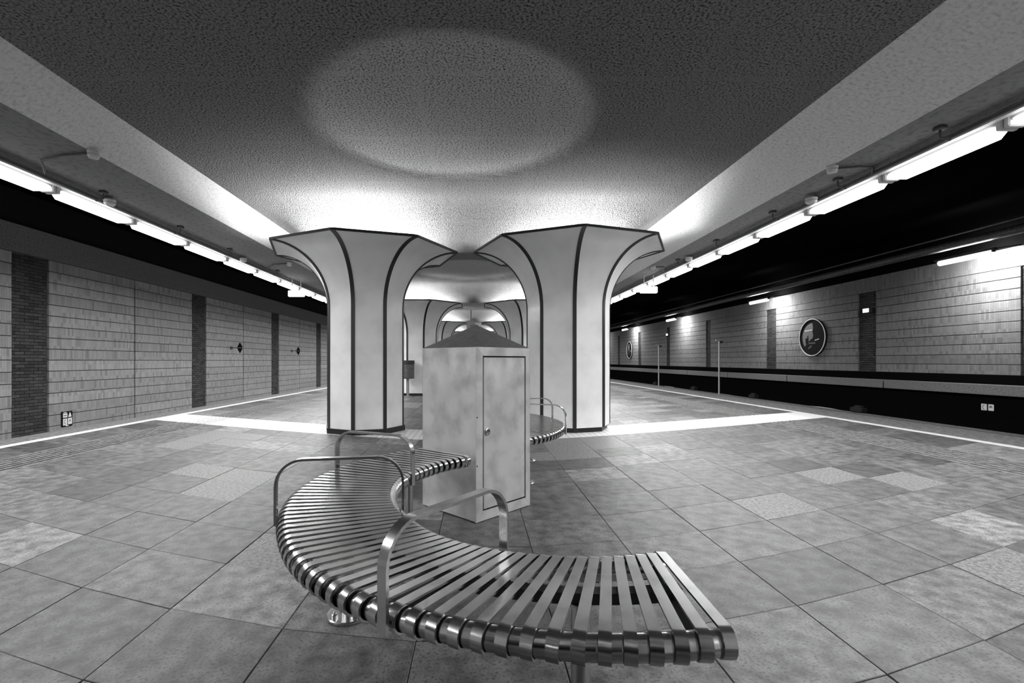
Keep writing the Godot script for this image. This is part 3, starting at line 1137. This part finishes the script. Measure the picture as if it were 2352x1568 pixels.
func detector(at: Vector3, big: bool, label: String, route: Array) -> void:
	var t := thing("smoke_detector", label, "smoke detector", at, "smoke detectors along the soffits")
	var k := 1.25 if big else 1.0
	var b := Shape.new()
	b.lathe(Vector3.ZERO, [[0.0, 0.0], [0.055 * k, 0.0], [0.06 * k, -0.01], [0.055 * k, -0.035]], 20)
	put("base", b, M.detector, t)
	var h := Shape.new()
	h.lathe(Vector3.ZERO, [[0.052 * k, -0.035], [0.056 * k, -0.05], [0.045 * k, -0.075], [0.03 * k, -0.08], [0.026 * k, -0.072], [0.0, -0.072]], 20)
	put("head", h, M.detector, t)
	if route.size():
		var c := Shape.new()
		var pts := []
		for p in route: pts.append(p - at)
		c.tube(pts, 0.012, 8)
		put("conduit", c, M.conduit, t)


func bracket(at: Vector3, o: float, label: String) -> void:
	var t := thing("soffit_bracket", label, "bracket", at, "dark brackets on the lamp soffits")
	var s := Shape.new()
	s.box(Vector3(0, -0.02, 0), Vector3(0.09, 0.04, 0.08), 0.01)
	put("plate", s, M.conduit, t)
	var h := Shape.new()
	h.tube([Vector3(0, -0.04, 0), Vector3(0, -0.1, 0), Vector3(o * 0.1, -0.13, 0)], 0.012, 8)
	put("hook", h, M.conduit, t)


func build_small() -> void:
	# smoke detectors and brackets
	detector(P(-4.12, Y_SLOPE - 0.0, 5.15), false, "small white smoke detector on the left soffit, nearest the eye, with a bent conduit",
		[P(-4.18, Y_SLOPE - 0.02, 5.15), P(-4.5, Y_SLOPE - 0.02, 5.2), P(-4.82, Y_SLOPE - 0.03, 5.3), P(-5.0, Y_SLOPE - 0.08, 5.55)])
	detector(P(-5.02, Y_SLOPE - 0.05, 6.55), true, "large white smoke detector hanging beside the second left lamp", [])
	detector(P(4.12, Y_SLOPE - 0.0, 5.55), false, "small white smoke detector on the right soffit, nearest the eye, with a curved conduit",
		[P(4.18, Y_SLOPE - 0.02, 5.55), P(4.4, Y_SLOPE - 0.02, 5.5), P(4.55, Y_SLOPE - 0.03, 5.5), P(4.62, Y_SLOPE - 0.08, 5.6)])
	detector(P(4.52, Y_SLOPE - 0.05, 6.47), true, "large white smoke detector hanging beside the fourth right lamp", [])
	detector(P(-5.02, Y_SLOPE - 0.05, 10.3), true, "large white smoke detector in the middle of the left soffit", [])
	detector(P(-4.3, Y_SLOPE - 0.0, 11.0), false, "small smoke detector on the left soffit close to the column head",
		[P(-4.36, Y_SLOPE - 0.02, 11.0), P(-4.7, Y_SLOPE - 0.02, 11.1), P(-5.0, Y_SLOPE - 0.06, 11.4)])
	detector(P(4.52, Y_SLOPE - 0.05, 10.2), true, "large white smoke detector in the middle of the right soffit", [])
	detector(P(4.2, Y_SLOPE - 0.0, 11.4), false, "small smoke detector on the right soffit close to the column head",
		[P(4.26, Y_SLOPE - 0.02, 11.4), P(4.45, Y_SLOPE - 0.02, 11.4), P(4.58, Y_SLOPE - 0.06, 11.7)])
	var bl := [4.7, 6.35, 8.0, 9.6, 11.9]
	var br := [4.6, 5.9, 7.2, 8.9, 10.6]
	for k in 5:
		bracket(P(-4.95, Y_SLOPE, bl[k]), -1, "small dark bracket on the left soffit, %s from the front" % ORD[k])
		bracket(P(4.45, Y_SLOPE, br[k]), 1, "small dark bracket on the right soffit, %s from the front" % ORD[k])
	# the two hanging lit signs
	for q in [[-4.93, 13.1, "left"], [4.45, 12.4, "right"]]:
		var at := P(q[0], 3.03, q[1])
		var t := thing("lit_sign", "small glowing white box sign hanging under the %s lamp row" % q[2], "sign", at)
		var s := Shape.new()
		s.box(Vector3.ZERO, Vector3(0.43, 0.16, 0.09), 0.012)
		put("box", s, M.sign_glow, t)
		for e in [-0.12, 0.12]:
			var rd := Shape.new()
			rd.tube([Vector3(e, 0.08, 0), Vector3(e, Y_SLOPE - 3.03, 0)], 0.012, 8)
			put("rod", rd, M.detector, t)
		area(Vector3(0, 0, 0.055), Vector2(0.4, 0.14), 0.05, Vector3(0, 0, 1), t)
	# box high in the middle, far down the platform
	var bx := thing("hanging_box", "grey hanging box with a dark lettered sign, far off above the cabinet lid", "sign", P(-0.29, 2.98, 24.0))
	var s1 := Shape.new()
	s1.box(Vector3(0, 0.0, 0), Vector3(0.42, 0.42, 0.3), 0.01)
	put("box", s1, M.box_grey, bx)
	var s2 := Shape.new()
	s2.box(Vector3(0.29, -0.03, 0), Vector3(0.16, 0.13, 0.2), 0.008)
	put("side_box", s2, M.box_grey, bx)
	var s3 := Shape.new()
	s3.tube([Vector3(0, 0.2, 0), Vector3(0, CEIL - 2.98, 0)], 0.02, 8)
	put("rod", s3, M.conduit, bx)
	var tm := TextMesh.new()
	tm.text = "TOS"
	tm.font_size = 16
	tm.pixel_size = 0.0085
	tm.depth = 0.006
	tm.material = M.black
	var tmo := put_mesh("lettering", tm, bx)
	tmo.position = Vector3(0.09, -0.06, 0.153)
	# litter bin at the second left column
	var bin := thing("litter_bin", "grey steel litter bin on a post, beside the second left column", "bin", P(-2.3, 0, 16.0))
	var b1 := Shape.new()
	b1.lathe(Vector3.ZERO, [[0.0, 0.6], [0.2, 0.6], [0.215, 0.62], [0.215, 1.1], [0.2, 1.1], [0.2, 0.7], [0.0, 0.7]], 20)
	put("bucket", b1, M.pipe, bin)
	var b2 := Shape.new()
	b2.lathe(Vector3.ZERO, [[0.222, 1.08], [0.226, 1.09], [0.226, 1.2], [0.2, 1.21], [0.2, 1.08], [0.222, 1.08]], 20)
	put("collar", b2, M.dark_steel, bin)
	var b3 := Shape.new()
	b3.lathe(Vector3.ZERO, [[0.12, 0.0], [0.12, 0.015], [0.04, 0.02], [0.04, 0.6]], 16)
	put("post", b3, M.post_grey, bin)
	# diamond signs on the left wall
	var di := 0
	for q in [[19.3, 1.72], [25.6, 1.72]]:
		var t := thing("diamond_sign", ["dark diamond sign on an arm from the left wall, between second and third piers", "dark diamond sign on an arm from the left wall, past the third pier"][di], "sign", P(LX_WALL, q[1], q[0]))
		var pl := Shape.new()
		pl.box(Vector3(0.02, 0, 0), Vector3(0.04, 0.12, 0.14), 0.01)
		put("wall_plate", pl, M.conduit, t)
		var arm := Shape.new()
		arm.tube([Vector3(0.02, 0, 0), Vector3(0.32, 0, 0)], 0.016, 8)
		put("arm", arm, M.conduit, t)
		for e in [-1, 1]:
			var d := Shape.new()
			d.prism(PackedVector2Array([Vector2(-0.105, e * 0.014), Vector2(0.105, e * 0.014), Vector2(0, e * 0.215)]), 0.05, Transform3D(Basis(), Vector3(0.36, 0, 0)))
			put("half_plate", d, M.black, t)
		var bd := Shape.new()
		bd.box(Vector3(0.36, 0, 0), Vector3(0.22, 0.022, 0.052))
		put("middle_bar", bd, M.post_grey, t)
		di += 1
	# emergency sign low on the left wall
	var em := thing("emergency_sign", "dark framed board of four white pictograms low on the left wall beside the nearest pier", "sign", P(LX_WALL, -0.2, 11.55))
	var turn := Basis(Vector3.UP, PI / 2)
	var f := Shape.new()
	f.box(Vector3(0, 0, 0.015), Vector3(0.3, 0.36, 0.03), 0.006)
	put("board", f, M.black, em).basis = turn
	for q in [[-0.065, 0.085, 0.12, 0.1], [-0.065, -0.07, 0.12, 0.16], [0.07, -0.06, 0.11, 0.15]]:
		var p := Shape.new()
		p.box(Vector3(q[0], q[1], 0.031), Vector3(q[2], q[3], 0.004))
		put("pictogram_plate", p, M.white, em).basis = turn
	var dr := Shape.new()
	dr.prism(PackedVector2Array([Vector2(0.02, 0.04), Vector2(0.11, 0.04), Vector2(0.1, 0.09), Vector2(0.07, 0.16), Vector2(0.035, 0.09)]), 0.004, Transform3D(Basis(), Vector3(0, 0, 0.031)))
	put("flame_mark", dr, M.white, em).basis = turn
	for q in [[-0.07, 0.155, 0.09], [-0.01, -0.162, 0.08]]:
		var p := Shape.new()
		p.box(Vector3(q[0], q[1], 0.031), Vector3(q[2], 0.018, 0.004))
		put("caption_strip", p, M.white, em).basis = turn
	handset(em, turn, Vector3(-0.065, -0.07, 0.0335), 0.055)
	var ll := Shape.new()
	ll.box(Vector3(-0.065, 0.085, 0.0335), Vector3(0.08, 0.02, 0.002))
	ll.box(Vector3(0.07, -0.05, 0.0335), Vector3(0.03, 0.05, 0.002))
	put("print", ll, M.print_grey, em).basis = turn
	# two small white plates on the right, below the ledge
	var tr := Basis(Vector3.UP, -PI / 2)
	var pi := 0
	for q in [11.78, 11.62]:
		var t := thing("pictogram_plate", ["small white plate with a telephone handset mark on the dark wall below the right ledge", "small white rounded plate with a bell mark on the dark wall below the right ledge"][pi], "sign", P(RX_WALL - 0.01, 0.06, q))
		var p := Shape.new()
		p.box(Vector3(0, 0, 0.01), Vector3(0.13, 0.16, 0.02), 0.006 if pi == 0 else 0.009)
		put("plate", p, M.white, t).basis = tr
		if pi == 0:
			handset(t, tr, Vector3(0, 0, 0.0215), 0.055)
		else:
			var bm := Shape.new()
			bm.box(Vector3(0, 0.0, 0.0215), Vector3(0.075, 0.014, 0.003))
			bm.prism(PackedVector2Array([Vector2(-0.032, 0.012), Vector2(0.032, 0.012), Vector2(0.022, 0.045), Vector2(-0.022, 0.045)]), 0.003, Transform3D(Basis(), Vector3(0, 0, 0.0215)))
			put("bell_mark", bm, M.print_grey, t).basis = tr
		pi += 1
	# round framed pictures on the right wall
	for q in [[17.75, 0], [39.0, 1]]:
		var t := thing("round_picture", ["large round framed dark picture on the right wall between second and third piers", "round framed picture on the right wall far down the tunnel"][q[1]], "picture", P(RX_WALL, 2.06, q[0]))
		round_picture(t, tr)
	# emergency lights on piers
	for q in [[15.3, 2.8, "second"], [31.3, 2.9, "fifth"]]:
		var t := thing("pier_light", "small bright light box on the %s dark pier of the right wall" % q[2], "light", P(RX_WALL + 0.03, q[1], q[0]))
		var s := Shape.new()
		s.box(Vector3(-0.05, 0, 0), Vector3(0.1, 0.16, 0.28), 0.01)
		put("case", s, M.dark_steel, t)
		var gl := Shape.new()
		gl.box(Vector3(-0.105, 0, 0.0), Vector3(0.02, 0.12, 0.22), 0.005)
		put("glowing_face", gl, M.sign_glow, t)
		area(Vector3(-0.13, 0, 0), Vector2(0.2, 0.1), 0.03, Vector3(-1, 0, 0), t)
	# posts on the right edge
	var po := 0
	for q in [[8.655, 17.1, 1.95], [8.36, 22.0, 1.95]]:
		var t := thing("edge_post", ["thin grey post with a small cross head on the right platform edge, the nearer one", "thin grey post with a small cross head on the right platform edge, the farther one"][po], "post", P(q[0], 0, q[1]))
		var s := Shape.new()
		s.lathe(Vector3.ZERO, [[0.05, 0.0], [0.05, 0.012], [0.028, 0.016], [0.028, q[2]], [0.0, q[2]]], 12)
		put("pole", s, M.post_grey, t)
		var h := Shape.new()
		h.box(Vector3(0, q[2] - 0.02, 0), Vector3(0.26, 0.05, 0.07), 0.01)
		put("head", h, M.post_grey, t)
		var lo := Shape.new()
		lo.prism(PackedVector2Array([Vector2(0.0, -0.05), Vector2(0.14, -0.05), Vector2(0.1, -0.13), Vector2(0.03, -0.13)]), 0.06, Transform3D(Basis(), Vector3(0, q[2], 0)))
		put("lamp_hood", lo, M.dark_steel, t)
		po += 1
	# black blocks at the right edge, a slack cable behind them
	var bi := 0
	for d in [6.9, 11.1, 15.3, 19.5, 23.7]:
		var t := Shape.new()
		t.box(Vector3(0, 0.06, 0), Vector3(0.16, 0.11, 0.34), 0.02)
		t.box(Vector3(-0.01, 0.13, 0.02), Vector3(0.1, 0.06, 0.2), 0.015)
		var o := put("edge_block", t, M.black, self)
		o.position = P(RX_PLAT + 0.0, 0.0, d)
		tag(o, "black rubber block on the right platform edge, %s" % ["outside the picture", "nearest in view", "second in view", "third in view", "fourth in view"][bi], "block", "black blocks along the right platform edge")
		bi += 1
	var cab := Shape.new()
	var cp := []
	for k in 41:
		cp.append(P(RX_PLAT + 0.24 + 0.05 * sin(k * 0.9), -0.08 + 0.05 * sin(k * 0.55), 6.0 + 0.45 * k))
	cab.tube(cp, 0.012, 6)
	var co := put("slack_cable", cab, M.post_grey, self)
	tag(co, "thin slack cable along the outside of the right platform edge", "cable")


func handset(t: Node, b: Basis, at: Vector3, r: float) -> void:
	var pts := []
	for k in 9:
		var a := PI * 0.62 + PI * 0.76 * k / 8.0
		pts.append(Vector2(at.x + r * 0.55 + cos(a) * r, at.y - sin(a) * r))
	var s := Shape.new()
	for k in 8:
		var m: Vector2 = (pts[k] + pts[k + 1]) / 2
		var d: Vector2 = pts[k + 1] - pts[k]
		s.box(Vector3(m.x, m.y, at.z), Vector3(d.length() * 1.15, 0.02 if k in [0, 7] else 0.012, 0.002), 0.0, Basis(Vector3.BACK, d.angle()))
	put("handset_mark", s, M.print_grey, t).basis = b


func round_picture(t: Node, b: Basis) -> void:
	var lay := b * Basis(Vector3.RIGHT, PI / 2)      # the lathe's y axis looks out of the wall
	var fr := Shape.new()
	fr.lathe(Vector3.ZERO, [[0.685, 0.0], [0.685, 0.075], [0.64, 0.085], [0.62, 0.06]], 48)
	put("frame", fr, M.black, t).basis = lay
	var ri := Shape.new()
	ri.lathe(Vector3.ZERO, [[0.685, 0.068], [0.695, 0.076], [0.695, 0.088], [0.685, 0.096], [0.668, 0.096], [0.66, 0.08]], 48)
	put("rim", ri, M.white, t).basis = lay
	var bk := Shape.new()
	bk.lathe(Vector3.ZERO, [[0.0, 0.06], [0.66, 0.06], [0.66, 0.0]], 48)
	put("dark_ground", bk, M.black, t).basis = lay
	# the print: a grey patch of light with dark masses before it
	var im := PackedVector2Array()
	for k in 25:
		var a := PI * (0.5 + 0.72 * k / 24.0)
		im.append(Vector2(cos(a), sin(a)) * 0.53)
	im.append_array(PackedVector2Array([Vector2(-0.3, -0.22), Vector2(-0.15, -0.12), Vector2(0.02, -0.02), Vector2(0.05, 0.1), Vector2(0.0, 0.22), Vector2(0.04, 0.36)]))
	var s := Shape.new()
	s.prism(im, 0.003, Transform3D(Basis(), Vector3(0, 0, 0.062)))
	put("print", s, M.print_grey, t).basis = b
	var l := Shape.new()
	l.box(Vector3(-0.2, 0.27, 0.0645), Vector3(0.42, 0.045, 0.002), 0.0, Basis(Vector3.BACK, 0.06))
	l.box(Vector3(0.24, -0.09, 0.0645), Vector3(0.22, 0.035, 0.002), 0.0, Basis(Vector3.BACK, 0.2))
	put("print_line", l, M.box_grey, t).basis = b
	var dm := Shape.new()
	dm.box(Vector3(-0.28, -0.12, 0.065), Vector3(0.16, 0.2, 0.002))
	dm.box(Vector3(-0.24, 0.02, 0.065), Vector3(0.05, 0.1, 0.002))
	put("print_mass", dm, M.black, t).basis = b
	var w := Shape.new()
	w.box(Vector3(-0.02, -0.21, 0.0645), Vector3(0.36, 0.06, 0.002))
	w.box(Vector3(-0.12, -0.36, 0.0645), Vector3(0.2, 0.07, 0.002), 0.0, Basis(Vector3.BACK, 0.5))
	put("print_shade", w, M.print_mid, t).basis = b
